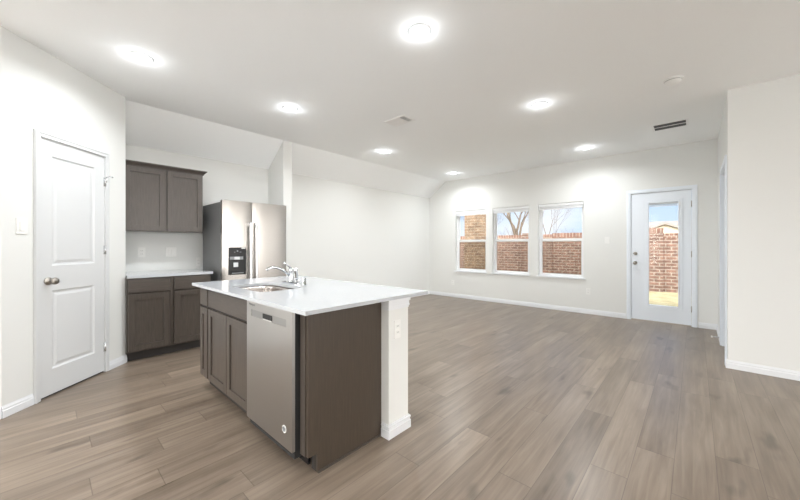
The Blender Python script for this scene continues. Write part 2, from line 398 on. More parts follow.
# ------------------------------------------------------------------ windows
for i, (a, b) in enumerate(WINS):
    w = thing('window_%d' % (i + 1), None, None, ((a + b) / 2, D + .06, WZ0), kind='structure')
    yf0, yf1 = D + .075, D + .138; fw = .028; zm = 1.318
    m = MB()
    for x0, x1 in ((a, a + fw), (b - fw, b)): m.box(x0, x1, yf0, yf1, WZ0, WZ1)
    m.box(a + fw, b - fw, yf0, yf1, WZ1 - fw, WZ1); m.box(a + fw, b - fw, yf0, yf1, WZ0, WZ0 + fw)
    obj('window_frame', m, M_VINYL, w)
    def sash(z0, z1, y0, y1, s, name, top=None):
        m = MB()
        for x0, x1 in ((a + fw, a + fw + s), (b - fw - s, b - fw)): m.box(x0, x1, y0, y1, z0, z1, .002)
        m.box(a + fw + s, b - fw - s, y0, y1, z0, z0 + s, .002); m.box(a + fw + s, b - fw - s, y0, y1, z1 - (top or s), z1, .002)
        o = obj(name, m, M_VINYL, w)
        obj('glass_pane', MB().box(a + fw + s, b - fw - s, (y0 + y1) / 2 - .003, (y0 + y1) / 2 + .003, z0 + s, z1 - (top or s)), M_GLASS, o)
    sash(zm - .03, WZ1 - fw, D + .108, D + .132, .022, 'upper_sash')
    sash(WZ0 + fw, zm + .022, D + .080, D + .104, .024, 'lower_sash', .045)
    obj('insect_screen', MB().box(a + fw, b - fw, D + .1335, D + .1345, WZ0 + fw, zm), M_SCREEN, w)
    obj('window_sill', MB().box(a - .03, b + .03, D - .028, D + .0, WZ0 - .022, WZ0 + .004, .004).box(a, b, D, D + .075, WZ0, WZ0 + .004), M_TRIM, w)
    bl = obj('blind_headrail', MB().box(a + .006, b - .006, D + .012, D + .058, WZ1 - .048, WZ1 - .004, .003), M_BLIND, w)
    m = MB()
    for k in range(8): m.box(a + .012, b - .012, D + .014, D + .056, WZ1 - .056 - k * .0052, WZ1 - .0525 - k * .0052)
    m.box(a + .012, b - .012, D + .014, D + .056, WZ1 - .108, WZ1 - .093, .003)
    obj('stacked_slats', m, M_BLIND, bl)

# ------------------------------------------------------------------ patio door (far wall)
door = thing('door_1', None, None, (-.408, D, 0), kind='structure')
m = MB()
for x0, x1 in ((DX0, -.775), (-.0415, DX1)): m.box(x0, x1, D + .0, D + T, 0, DZ1)
m.box(-.775, -.0415, D, D + T, 2.047, DZ1); obj('door_jamb', m, M_DOOR, door)
m = MB()
for x0, x1 in ((-.838, -.782), (-.034, .024)): m.box(x0, x1, D - .016, D, 0, 2.05, .003).box(x0 + .012, x1 - .02 if x0 < -.5 else x1 - .012, D - .021, D - .016, 0, 2.05, .002)
m.box(-.838, .024, D - .016, D, 2.05, 2.106, .003).box(-.82, .008, D - .021, D - .016, 2.068, 2.094, .002)
obj('door_casing', m, M_DOOR, door)
gx0, gx1, gz0, gz1 = -.548, -.192, .27, 1.875
m = MB(); y0, y1 = D + .006, D + .05
for x0, x1, z0, z1 in ((-.773, gx0, .018, 2.043), (gx1, -.0435, .018, 2.043), (gx0, gx1, .018, gz0), (gx0, gx1, gz1, 2.043)): m.box(x0, x1, y0, y1, z0, z1)
obj('door_slab', m, M_DOOR, door)
m = MB()
for x0, x1, z0, z1 in ((-.600, gx0, .22, 1.925), (gx1, -.140, .22, 1.925), (gx0, gx1, .22, gz0), (gx0, gx1, gz1, 1.925)): m.box(x0, x1, D - .006, D + .006, z0, z1, .0035)
obj('glass_surround', m, M_DOOR, door)
obj('glass_pane', MB().box(gx0, gx1, D + .018, D + .034, gz0, gz1), M_GLASS, door)
m = MB().box(gx0, gx1, D + .0345, D + .045, gz1 - .022, gz1)
for k in range(5): m.box(gx0 + .004, gx1 - .004, D + .0345, D + .044, gz1 - .03 - k * .006, gz1 - .027 - k * .006)
obj('mini_blind', m, M_BLIND, door)
obj('blind_lever', MB().box(-.186, -.168, D - .016, D - .006, 1.83, 1.87, .003).tube([(-.177, D - .009, 1.83), (-.177, D - .009, .36)], .0025, 6), M_BLIND, door)
for z, n in ((1.078, 'deadbolt'), (.925, 'door_knob')):
    p = [(.028, 0), (.028, .006), (.024, .010), (.012, .012), (.011, .026), (.022, .034), (.028, .046), (.027, .058), (.018, .066), (0, .068)] if n == 'door_knob' else [(.028, 0), (.028, .008), (.024, .014), (.010, .016), (.009, .028), (0, .029)]
    m = MB().lathe([(r, -h) for r, h in p], (-.722, D + .006, z), 'Y')
    if n == 'deadbolt': m.box(-.726, -.718, D - .034, D - .014, z - .018, z + .018, .003)
    obj(n, m, M_NICKEL, door)
for z in (1.83, 1.08, .26): obj('hinge', MB().lathe([(.006, 0), (.006, .09)], (-.0415, D - .004, z - .045)).box(-.046, -.037, D - .001, D + .006, z - .045, z + .045), M_NICKEL, door)
obj('threshold', MB().box(-.775, -.0415, D - .012, D + T, 0, .016, .003), M_NICKEL, door)

# ------------------------------------------------------------------ pantry door
pd = thing('door_2', None, None, PF @ Vector(((PD0 + PD1) / 2, 0, 0)), -math.pi / 4, kind='structure')
m = MB().box(PD0, PD0 + .006, -.11, 0, 0, PDZ).box(PD1 - .006, PD1, -.11, 0, 0, PDZ).box(PD0, PD1, -.11, 0, PDZ - .006, PDZ)
obj('door_jamb', m, M_PDOOR, pd, PF)
m = MB()
c0, c1, ci0, ci1, ct = .214, .882, .249, .836, 2.098
for x0, x1 in ((c0, ci0), (ci1, c1)): m.box(x0, x1, 0, .014, 0, ct, .003)
m.box(ci0, ci1, 0, .014, 2.053, ct, .003)
m.box(c0 + .004, c0 + .018, .014, .019, 0, ct - .004, .002).box(c1 - .018, c1 - .004, .014, .019, 0, ct - .004, .002).box(c0 + .018, c1 - .018, .014, .019, ct - .018, ct - .004, .002)
obj('door_casing', m, M_PDOOR, pd, PF)
x0, x1 = .2525, .833; z0, z1 = .014, 2.046; yb, yf = -.037, -.002
m = MB(); px0, px1 = .352, .738; pans = [(.215, .845), (1.045, 1.925)]
m.box(x0, px0, yb, yf, z0, z1).box(px1, x1, yb, yf, z0, z1)
for a, b in ((z0, pans[0][0]), (pans[0][1], pans[1][0]), (pans[1][1], z1)): m.box(px0, px1, yb, yf, a, b)
for a, b in pans:
    rings = [(0, 0), (.010, -.008), (.022, -.009), (.044, -.003), (.046, -.003)]
    vs = [[m.bm.verts.new((px0 + o, yf + d, a + o)), ] + [m.bm.verts.new(p) for p in ((px1 - o, yf + d, a + o), (px1 - o, yf + d, b - o), (px0 + o, yf + d, b - o))] for o, d in rings]
    for r0, r1 in zip(vs, vs[1:]):
        for k in range(4): m.bm.faces.new((r0[k], r0[(k + 1) % 4], r1[(k + 1) % 4], r1[k]))
    m.bm.faces.new(vs[-1])
obj('door_slab', m, M_PDOOR, pd, PF)
m = MB().lathe([(.031, 0), (.031, .006), (.026, .011), (.012, .014), (.011, .030), (.020, .038), (.027, .048), (.028, .056), (.024, .066), (.012, .071), (0, .072)], (.770, yf, .925), 'Y')
obj('door_knob', m, M_NICKEL, pd, PF)
obj('latch', MB().box(.8335, .8365, -.02, .002, .89, .96), M_NICKEL, pd, PF)
for z in (1.813, 1.165, .24):
    obj('hinge', MB().lathe([(.006, 0), (.006, .085)], (.250, .008, z - .042)).box(.246, .262, -.002, .003, z - .042, z + .042), M_HANDLE, pd, PF)
m = MB().tube([(.250, .012, 1.855), (.250, .05, 1.87), (.235, .06, 1.868)], .004, 8).tube([(.250, .012, 1.85), (.285, .045, 1.84), (.287, .05, 1.80)], .0035, 8)
m.lathe([(.008, 0), (.008, .012)], (.232, .058, 1.862), 'X', 12)
obj('hinge_stop', m, M_HANDLE, pd, PF)
obj('door_gap_shade', MB().box(x0, x1, -.03, -.012, .001, .013), M_DARK, pd, PF)  # dark bar in the gap under the door, standing for its shade

# ------------------------------------------------------------------ wall plates
def plate(name, label, cat, frame, u, z, kind, w=.07, h=.115, group=None):
    """frame: x along wall, y out of the wall"""
    group = {'outlet': 'white wall outlets', 'switch': 'white light switches'}[cat]; loc = frame @ Vector((u, 0, z)); t = thing(name, label, cat, loc, frame.to_euler().z, group)
    fr = frame
    obj('cover_plate', MB().box(u - w / 2, u + w / 2, 0, .006, z - h / 2, z + h / 2, .0025), M_PLATE, t, fr)
    if kind == 'switch': obj('rocker', MB().box(u - .017, u + .017, .006, .011, z - .033, z + .033, .002), M_PLATE, t, fr)
    elif kind == 'switch2':
        for du in (-.018, .018): obj('rocker', MB().box(u + du - .014, u + du + .014, .006, .011, z - .033, z + .033, .002), M_PLATE, t, fr)
    else:
        for dz in (-.02, .02):
            r = obj('receptacle', MB().box(u - .017, u + .017, .006, .009, z + dz - .014, z + dz + .014, .003), M_PLATE, t, fr)
            obj('slots', MB().box(u - .008, u - .005, .0088, .0095, z + dz - .004, z + dz + .006).box(u + .005, u + .008, .0088, .0095, z + dz - .004, z + dz + .006), M_SLOT, r, fr)
    return t
plate('light_switch', 'white rocker light switch on wall left of the white pantry door', 'switch', PF, .960, 1.35, 'switch', .075, .12)
KF = LEFTF
plate('wall_outlet', 'white outlet plate above the wall counter, nearer the pantry wall', 'outlet', KF, -.785, 1.125, 'outlet')
plate('light_switch', 'white double switch plate above the wall counter, in the middle of the backsplash', 'switch', KF, -1.08, 1.125, 'switch2', .11)
plate('wall_outlet', 'white outlet plate low beside the refrigerator at the counter end', 'outlet', KF, -1.385, .99, 'outlet', .05)
plate('light_switch', 'small white switch plate on far wall between windows and glazed door', 'switch', FARF, 1.116, 1.30, 'switch')
plate('wall_outlet', 'white outlet low on the far wall, between right window and door', 'outlet', FARF, 1.40, .40, 'outlet')
plate('wall_outlet', 'white outlet low on the far wall, below the left window', 'outlet', FARF, 4.22, .34, 'outlet')

# spring door stop on the right baseboard
t = thing('door_stop', 'small white spring door stop on the baseboard near glazed door', 'door stop', (XR - .013, 5.72, .05))
hx = [(XR - .013 - .0, 5.72, .05)]
m = MB(); m.tube([(XR - .02 - k * .0012, 5.72 + .008 * math.cos(k * 1.2), .05 + .008 * math.sin(k * 1.2)) for k in range(46)], .0018, 6)
m.lathe([(.011, 0), (.011, .008)], (XR - .021, 5.72, .05), 'X', 12)
obj('spring', m, M_HANDLE, t); obj('rubber_tip', MB().lathe([(.010, 0), (.010, .014)], (XR - .088, 5.72, .05), 'X', 12), M_PLATE, t)

# ------------------------------------------------------------------ kitchen: wall side cabinets (face +X)
def kframe(x): return Matrix.Translation((x, 0, 0)) @ Matrix.Rotation(math.pi / 2, 4, 'Z')   # local x = +y world, local y = -x world (into the wall)
FX = -4.30
KB = kframe(FX)
c = thing('base_cabinet', 'grey-brown stained base cabinet with two drawers and doors by pantry wall', 'cabinet', (XL + .3, .95, 0))
y0, y1 = TY + .003, 1.345
obj('cabinet_body', MB().box(y0, y1, .02, -(XL - FX) - .002, .10, .868), M_CAB, c, KB)
m = MB()                                                     # face frame
for a, b in ((y0, y0 + .02), (.938, .968), (y1 - .022, y1)): m.box(a, b, 0, .02, .10, .868)
for a, b in ((.10, .125), (.695, .715), (.845, .868)): m.box(y0 + .02, .938, 0, .02, a, b).box(.968, y1 - .022, 0, .02, a, b)
obj('face_frame', m, M_CAB, c, KB)
obj('toe_kick', MB().box(y0, y1, .07, .09, 0, .10), M_TOE_GAP, c, KB)
for a, b in ((y0 + .012, .932), (.974, y1 - .010)):
    obj('drawer', MB().box(a, b, -.019, 0, .718, .852, .002), M_CABH, c, KB)
    obj('door', shaker(MB(), a, b, .118, .700, 0, -.019, rec=.014), M_CAB, c, KB)
tag(obj('countertop', MB().box(y0, 1.362, -.03, -(XL - FX) - .002, .869, .899, .003), M_QUARTZ, None, KB), 'white quartz countertop slab on the wall base cabinet', 'countertop')

UF = kframe(-4.575)
c = thing('wall_cabinet', 'grey-brown stained upper wall cabinet with two doors and crown moulding', 'cabinet', (XL, .95, 1.366))
du = -(XL + 4.575) - .002
obj('cabinet_body', MB().box(y0, 1.338, .018, du, 1.375, 2.09), M_CAB, c, UF)
m = MB()
for a, b in ((y0, y0 + .02), (.945, .975), (1.318, 1.340)): m.box(a, b, 0, .018, 1.366, 2.09)
for a, b in ((1.366, 1.39), (2.06, 2.09)): m.box(y0 + .02, .945, 0, .018, a, b).box(.975, 1.318, 0, .018, a, b)
obj('face_frame', m, M_CAB, c, UF)
for a, b in ((y0 + .010, .951), (.968, 1.332)): obj('door', shaker(MB(), a, b, 1.380, 2.078, 0, -.019, rec=.014), M_CAB, c, UF)
p = [(0, 2.085), (-.010, 2.085), (-.014, 2.098), (-.034, 2.120), (-.040, 2.124), (-.040, 2.136), (0, 2.136)]
m = MB().ngon_prism([(y0, a - .0, z) for a, z in p], (1.340 - y0, 0, 0))
q = [(1.340 - a, z) for a, z in p]
m.ngon_prism([(a, -.0, z) for a, z in q], (0, du, 0))
v = [(1.340, 0, 2.085), (1.350, -.010, 2.085), (1.354, -.014, 2.098), (1.374, -.034, 2.120), (1.380, -.040, 2.124), (1.380, -.040, 2.136), (1.340, 0, 2.136)]
b = m.bm
A = [b.verts.new((1.340, a, z)) for a, z in p]; B = [b.verts.new(Vector(pp)) for pp in v]; C2 = [b.verts.new((aa, 0, z)) for aa, z in q]
for R0, R1 in ((A, B), (B, C2)):
    for k in range(6):
        try: b.faces.new((R0[k], R0[k + 1], R1[k + 1], R1[k]))
        except ValueError: pass
m.box(y0, 1.340, 0, du, 2.09, 2.136)
obj('crown_moulding', m, M_CAB, c, UF)

# ------------------------------------------------------------------ refrigerator
f = thing('refrigerator', 'stainless side-by-side refrigerator with black ice dispenser in left door', 'refrigerator', (-4.5, 1.83, 0))
fy0, fy1, fyc = 1.425, 2.243, 1.776
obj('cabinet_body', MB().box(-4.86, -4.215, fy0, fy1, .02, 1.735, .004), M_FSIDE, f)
obj('base_grille', MB().box(-4.215, -4.19, fy0 + .01, fy1 - .01, .02, .09, .003), M_BLACK, f)
def fdoor(y0, y1):
    # gently curved front
    n = 10; pts = []
    for k in range(n + 1):
        s = k / n; y = y0 + (y1 - y0) * s; pts.append((-4.152 - .010 * (2 * s - 1) ** 4, y, .10))
    pts += [(-4.205, y1, .10), (-4.205, y0, .10)]
    return MB().ngon_prism(pts, (0, 0, 1.655))
d1 = obj('freezer_door', fdoor(fy0, fyc - .003), M_STEEL, f); d2 = obj('fridge_door', fdoor(fyc + .003, fy1), M_STEEL, f)
for dd, y in ((d1, fyc - .036), (d2, fyc + .036)):
    m = MB(); n = 14; pr = []
    za, zb = .40, 1.50
    for k in range(n + 1):
        s = k / n; pr.append((-4.108 + .014 * math.sin(math.pi * s), y, za + (zb - za) * s))
    b = m.bm; prev = None
    for X, Y, Z in pr:
        ring = [b.verts.new((X + a, Y + c_, Z)) for a, c_ in ((-.010, -.015), (.004, -.015), (.009, -.007), (.009, .007), (.004, .015), (-.010, .015))]
        if prev:
            for k in range(6):
                fc = b.faces.new((prev[k], prev[(k + 1) % 6], ring[(k + 1) % 6], ring[k])); fc.smooth = True
        else: b.faces.new(ring[::-1])
        prev = ring
    b.faces.new(prev)
    for z in (za + .01, zb - .05): m.box(-4.156, -4.112, y - .012, y + .012, z, z + .04, .003)
    obj('door_handle', m, M_HANDLE, dd)
# dispenser
ds = obj('dispenser', MB().box(-4.156, -4.146, 1.492, 1.700, .850, .895, .003).box(-4.156, -4.146, 1.492, 1.700, 1.06, 1.185, .003)
         .box(-4.156, -4.146, 1.492, 1.508, .895, 1.06).box(-4.156, -4.146, 1.684, 1.700, .895, 1.06).box(-4.156, -4.1515, 1.508, 1.684, .895, 1.06), M_BLACK, d1)
obj('control_strip', MB().box(-4.147, -4.138, 1.505, 1.66, 1.035, 1.072, .003), M_GREYP, d1)
obj('display', MB().box(-4.139, -4.135, 1.555, 1.618, 1.036, 1.070, .002), M_PADDLE, d1)
obj('paddle', MB().box(-4.150, -4.136, 1.548, 1.600, .945, 1.000, .004), M_PADDLE, d1)
obj('drip_tray', MB().box(-4.15, -4.125, 1.53, 1.66, .866, .876, .003), M_GREYP, d1)
obj('dispenser_sticker', MB().box(-4.1465, -4.1445, 1.643, 1.688, 1.168, 1.183), M_BADGE, d1)
obj('dispenser_icons', MB().lathe([(.010, 0), (.010, .001)], (-4.1465, 1.595, 1.14), 'X', 16).box(-4.1465, -4.1455, 1.555, 1.57, 1.125, 1.13).box(-4.1465, -4.1455, 1.62, 1.64, 1.125, 1.13), M_GREYP, d1)
for y in (fy0 + .05, fy1 - .05): obj('hinge_cover', MB().box(-4.30, -4.165, y - .025, y + .025, 1.736, 1.760, .004), M_FSIDE, f)
TXF = Matrix(((0, 0, 1, 0), (1, 0, 0, 0), (0, 1, 0, 0), (0, 0, 0, 1)))       # text reading along +y, up z, facing +x
text_mesh('brand_lettering', 'Whirlpool', .026, Matrix.Translation((-4.1535, 2.075, 1.665)) @ TXF, M_MARK, d2)

# ------------------------------------------------------------------ island
IY = .900                                                    # door faces
FY = IY + .019                                               # face-frame plane
TOPZ, TH = .890, .021
IX0, IXE = -3.150, -1.481                                    # cabinet run
BY = 1.449                                                   # back of cabinets = half wall face
def base_unit(name, label, x0, x1, doors, drawer):
    c = thing(name, label, 'cabinet', ((x0 + x1) / 2, 1.2, 0))
    obj('cabinet_body', MB().box(x0, x1, FY + .016, BY - .001, .10, .55).box(x0, x0 + .016, FY + .016, BY - .001, .55, TOPZ - TH - .001).box(x1 - .016, x1, FY + .016, BY - .001, .55, TOPZ - TH - .001), M_CAB, c)
    m = MB().box(x0, x0 + .02, FY, FY + .016, .10, TOPZ - TH - .001).box(x1 - .02, x1, FY, FY + .016, .10, TOPZ - TH - .001)
    for a, b in ((.10, .125), (.69, .71), (.845, TOPZ - TH - .001)): m.box(x0 + .02, x1 - .02, FY, FY + .016, a, b)
    obj('face_frame', m, M_TOE_GAP, c)  # frame coloured darker than its doors to paint shade in the gaps
    obj('toe_kick', MB().box(x0, x1, IY + .078, IY + .095, 0, .10), M_TOE_GAP, c)
    obj('drawer', MB().box(drawer[0], drawer[1], IY, FY, .709, .842, .002), M_CABH, c)
    for a, b in doors: obj('door', shaker(MB(), a, b, .112, .690, FY, IY, rec=.011), M_CAB, c)
    return c
base_unit('base_cabinet', 'narrow one-door stained island cabinet left of sink cabinet', IX0, -2.950, [(-3.135, -2.962)], (-3.135, -2.962))
base_unit('sink_cabinet', 'stained island sink cabinet with two doors and false drawer beside dishwasher', -2.949, -2.150, [(-2.936, -2.550), (-2.543, -2.160)], (-2.938, -2.158))
# dishwasher
dw = thing('dishwasher', 'stainless steel dishwasher built into the kitchen island', 'dishwasher', (-1.84, 1.15, 0))
dx0, dx1, dyf = -2.108, -1.552, .868
obj('tub_body', MB().box(dx0 + .004, dx1 - .008, dyf + .0185, BY - .02, .08, .855), M_DARK, dw)
m = MB(); yb = dyf + .018; zt, zb = .862, .125
rx0, rx1, rz0, rz1 = -2.042, -1.612, .770, .812
for a, b, e, g in ((dx0, dx1, zb, rz0), (dx0, dx1, rz1, zt), (dx0, rx0, rz0, rz1), (rx1, dx1, rz0, rz1)): m.box(a, b, dyf, yb, e, g)
dd = obj('door', m, M_STEELD, dw)
obj('pocket_recess', MB().box(rx0, rx1, dyf + .004, yb, rz0, rz1), M_STRIP, dd)
obj('display', MB().box(-1.890, -1.778, dyf + .0005, dyf + .004, .777, .806, .001), M_DARK, dd)
obj('display_light', MB().box(-1.888, -1.780, dyf + .0003, dyf + .004, .771, .776, .001), M_BADGE, dd)
obj('kick_plate', MB().box(dx0 + .01, dx1 - .01, IY + .070, IY + .085, .01, .11), M_BLACK, dw)
obj('badge', MB().lathe([(.021, 0), (.021, .0015)], (-1.632, dyf - .0015, .222), 'Y', 28), M_BADGE, dd)
m = MB().lathe([(.015, 0), (.015, .0006)], (-1.632, dyf - .0022, .222), 'Y', 24); obj('badge_centre', m, M_GREYP, dd)
TXD = Matrix(((1, 0, 0, 0), (0, 0, -1, 0), (0, 1, 0, 0), (0, 0, 0, 1)))
text_mesh('brand_lettering', 'Whirlpool', .020, Matrix.Translation((-2.075, dyf - .0005, .836)) @ TXD, M_MARK, dd)
# end panel with toe notch and filler
e = thing('end_panel', 'dark brown wood end panel closing the right end of island', 'panel', (IXE, 1.18, 0))
obj('side_panel', MB().ngon_prism([(IXE - .018, FY, .105), (IXE - .018, FY, TOPZ - TH - .001), (IXE - .018, BY - .001, TOPZ - TH - .001), (IXE - .018, BY - .001, 0), (IXE - .018, IY + .078, 0), (IXE - .018, IY + .078, .105)], (.018, 0, 0)), M_PANEL, e)
obj('filler_strip', MB().box(-1.549, IXE - .019, FY - .006, FY + .02, .105, TOPZ - TH - .001), M_CAB, e)
obj('toe_return', MB().box(-1.540, IXE - .019, IY + .078, IY + .09, 0, .10), M_TOE_GAP, e)
obj('shoe_strip', MB().box(IXE, IXE + .008, IY + .078, BY - .002, 0, .012, .002), M_CAB, e)
# half wall behind the cabinets
hw = thing('half_wall', 'white painted half wall with mouldings along the back of island', 'half wall', (-2.28, 1.54, 0))
hx0, hx1, hy0, hy1 = -3.150, -1.415, BY, 1.632
obj('wall_body', MB().box(hx0, hx1, hy0, hy1, 0, TOPZ - TH - .001), M_WALL, hw)
def ring(mb, d, z0, z1, near=.03):
    mb.box(hx1, hx1 + d, hy0 - near, hy1 + d, z0, z1, .0015); mb.box(hx0 - d, hx0, hy0, hy1 + d, z0, z1, .0015)
    mb.box(hx0, hx1, hy1, hy1 + d, z0, z1, .0015); mb.box(IXE + .010, hx1, hy0 - d, hy0, z0, z1, .0015)
m = MB()
for d, a, b in ((.014, 0, .052), (.010, .052, .068), (.013, .068, .080), (.006, .080, .087)):
    ring(m, d, a, b, d)
obj('baseboard', m, M_TRIM, hw)
m = MB()
for d, a, b in ((.004, .800, .812), (.008, .812, .824), (.006, .824, .846), (.012, .846, TOPZ - TH - .001)): ring(m, d, a, b, d)
obj('cap_moulding', m, M_TRIM, hw)
EF = Matrix.Translation((hx1, 0, 0)) @ Matrix.Rotation(-math.pi / 2, 4, 'Z')
plate('wall_outlet', 'white outlet plate high on the end of island half wall', 'outlet', EF, -1.524, .672, 'outlet', .058, .118)

# countertop with sink cut-out
sx0, sx1, sy0, sy1 = -2.720, -2.170, .985, 1.320
def rrect(x0, x1, y0, y1, r, n=6):
    pts = []
    for cx, cy, a0 in ((x1 - r, y1 - r, 0), (x0 + r, y1 - r, 90), (x0 + r, y0 + r, 180), (x1 - r, y0 + r, 270)):
        for k in range(n + 1):
            a = math.radians(a0 + 90 * k / n); pts.append((cx + r * math.cos(a), cy + r * math.sin(a)))
    return pts
ox0, ox1, oy0, oy1 = -3.164, -1.385, .845, 1.812
m = MB(); b = m.bm; hole = rrect(sx0, sx1, sy0, sy1, .07); N_ = len(hole); n1 = N_ // 4
outer_c = [(ox1, oy1), (ox0, oy1), (ox0, oy0), (ox1, oy0)]
for z, flip in ((TOPZ, False), (TOPZ - TH, True)):
    hv = [b.verts.new((x, y, z)) for x, y in hole]; ov = [b.verts.new((x, y, z)) for x, y in outer_c]
    for ci in range(4):
        seg = hv[ci * n1:(ci + 1) * n1]
        for k in range(len(seg) - 1): b.faces.new((seg[k], seg[k + 1], ov[ci]))
        nx = hv[((ci + 1) * n1) % N_]
        b.faces.new((seg[-1], nx, ov[(ci + 1) % 4], ov[ci]))
    if not flip: H1, O1 = hv, ov
for A, B in ((H1, hv), (O1, ov)):
    for k in range(len(A)): b.faces.new((A[k], A[(k + 1) % len(A)], B[(k + 1) % len(A)], B[k]))
ct = obj('countertop', m, M_QUARTZ); tag(ct, 'large white quartz countertop with sink cut-out on kitchen island', 'countertop')
# sink
m = MB(); b = m.bm; prev = None
for (o, z) in ((-.012, TOPZ - TH - .001), (-.002, TOPZ - TH - .001), (.0, TOPZ - .05), (.006, TOPZ - .16), (.03, TOPZ - .185), (.10, TOPZ - .188), (.13, TOPZ - .190)):
    r = [b.verts.new((x, y, z)) for x, y in rrect(sx0 + o, sx1 - o, sy0 + o, sy1 - o, max(.07 - o * .4, .02))]
    if prev:
        for k in range(len(r)):
            fc = b.faces.new((prev[k], prev[(k + 1) % len(r)], r[(k + 1) % len(r)], r[k])); fc.smooth = True
    prev = r
b.faces.new(prev)
t = thing('kitchen_sink', 'undermount stainless steel sink bowl set in island countertop', 'sink', (-2.445, 1.15, .70))
obj('bowl', m, M_SINK, t)
obj('drain', MB().lathe([(.045, 0), (.045, .003), (.036, .004), (.030, .001), (0, .001)], (-2.445, 1.16, TOPZ - .1895)), M_CHROME, t)
# faucet
fx, fy = -2.515, 1.400; Z = TOPZ
t = thing('faucet', 'chrome single-lever faucet with low arched spout behind island sink', 'faucet', (fx, fy, Z))
pl = MB().ngon_prism([(x, y, Z + .0005) for x, y in rrect(fx - .12, fx + .12, fy - .027, fy + .027, .0265)], (0, 0, .010))
obj('base_plate', pl, M_CHROME, t)
obj('faucet_body', MB().lathe([(.026, .0), (.024, .01), (.021, .02), (.020, .085), (.022, .095), (.021, .108), (.013, .118), (0, .120)], (fx, fy, Z + .010)), M_CHROME, t)
obj('spout', MB().tube([(fx, fy - .012, Z + .066), (fx, fy - .04, Z + .090), (fx - .003, fy - .09, Z + .124), (fx - .006, fy - .13, Z + .139), (fx - .008, fy - .165, Z + .142), (fx - .010, fy - .195, Z + .132), (fx - .011, fy - .207, Z + .118)], [.012, .0115, .011, .0105, .0105, .011, .0115]), M_CHROME, t)
obj('lever', MB().tube([(fx, fy, Z + .124), (fx - .003, fy - .010, Z + .138), (fx - .008, fy - .035, Z + .158), (fx - .012, fy - .062, Z + .176)], [.011, .0085, .006, .0078]), M_CHROME, t)
sp = thing('side_sprayer', 'chrome side sprayer standing right of the island faucet', 'sprayer', (fx + .092, fy, Z + .0105))
obj('holder', MB().lathe([(.020, 0), (.018, .010), (.014, .022), (.012, .024)], (fx + .092, fy, Z + .0108)), M_CHROME, sp)
obj('spray_head', MB().lathe([(.010, 0), (.012, .02), (.013, .05), (.017, .075), (.018, .090), (.009, .100), (0, .101)], (fx + .092, fy, Z + .034), Vector((0, -.12, 1))), M_CHROME, sp)
ag = obj('air_gap_cap', MB().lathe([(.020, 0), (.020, .004), (.0175, .006), (.0175, .052), (.014, .060), (0, .062)], (-2.290, 1.385, Z + .0005)), M_CHROME)
tag(ag, 'short chrome cylinder air gap cap on island right of the sprayer', 'air gap cap')

# ------------------------------------------------------------------ ceiling fittings
def downlight(x, y, label, z=H):
    t = thing('recessed_light', label, 'light', (x, y, z), group='recessed ceiling lights')
    obj('trim_ring', MB().lathe([(.060, -.0005), (.064, -.008), (.080, -.006), (.086, -.0005)], (x, y, z), cap=False, seg=32), M_TRIM, t)
    obj('lens', MB().lathe([(.0, -.004), (.061, -.003), (.061, -.001)], (x, y, z), seg=32), M_LENS, t)
    ld = bpy.data.lights.new('lamp', 'AREA'); ld.shape = 'DISK'; ld.size = .12; ld.spread = math.radians(155); ld.energy = LAMP_W; ld.color = (.92, .965, 1.0)
    lo = bpy.data.objects.new('lamp', ld); COL.objects.link(lo); lo.parent = t; lo.location = (0, 0, -.010)
    pd_ = bpy.data.lights.new('ceiling_fill', 'POINT'); pd_.shadow_soft_size = .035; pd_.energy = CEIL_FILL_W; pd_.color = (.92, .965, 1.0)  # extra point light below the lens, added to brighten the ceiling
    po = bpy.data.objects.new('ceiling_fill', pd_); COL.objects.link(po); po.parent = t; po.location = (0, 0, -.05)
    return t
LIGHTS = [(-3.331, .53, 'round recessed ceiling light nearest above the white pantry door'),
          (-1.457, 1.806, 'large bright recessed ceiling light at the top centre above the island'),
          (-3.351, 1.851, 'recessed ceiling light in front of the refrigerator'),
          (-3.750, 3.729, 'recessed ceiling light beside the small ceiling register, nearer left wall'),
          (-1.251, 3.625, 'recessed ceiling light in the middle of the living area, in front of right window'),
          (-3.776, 5.822, 'recessed ceiling light above the leftmost window'),
          (-1.269, 5.733, 'recessed ceiling light close to far wall between right window and glazed door'),
          (-1.30, -.35, 'added fill downlight in the rear of the kitchen, behind the viewpoint'),  # from here on: lamps out of view, added to fill the room
          (-2.30, -2.10, 'added fill downlight near the back wall, on the pantry side'),
          (1.70, .20, 'added fill downlight right of the viewpoint'),
          (.90, -1.90, 'added fill downlight near the back wall, on the right side'),
          (1.8, 5.55, 'added fill downlight in the room beyond the right doorway')]
first = None
for x, y, lb in LIGHTS:
    if first is None: first = downlight(x, y, lb)
    else:
        c = copy_tree(first); c.location = (x, y, H); c['label'] = lb

t = thing('smoke_detector', 'round white smoke detector on the ceiling at upper right', 'smoke detector', (-.152, 3.91, H))
obj('mount_ring', MB().lathe([(.072, 0), (.072, -.008), (.066, -.010)], (-.152, 3.91, H), seg=36), M_PLATE, t)
obj('housing', MB().lathe([(.062, -.010), (.062, -.022), (.054, -.034), (.030, -.040), (0, -.041)], (-.152, 3.91, H), seg=36), M_PLATE, t)
obj('vent_slots', MB().lathe([(.0625, -.013), (.0632, -.014), (.0632, -.017), (.0625, -.018)], (-.152, 3.91, H), seg=36, cap=False), M_SLOT, t)

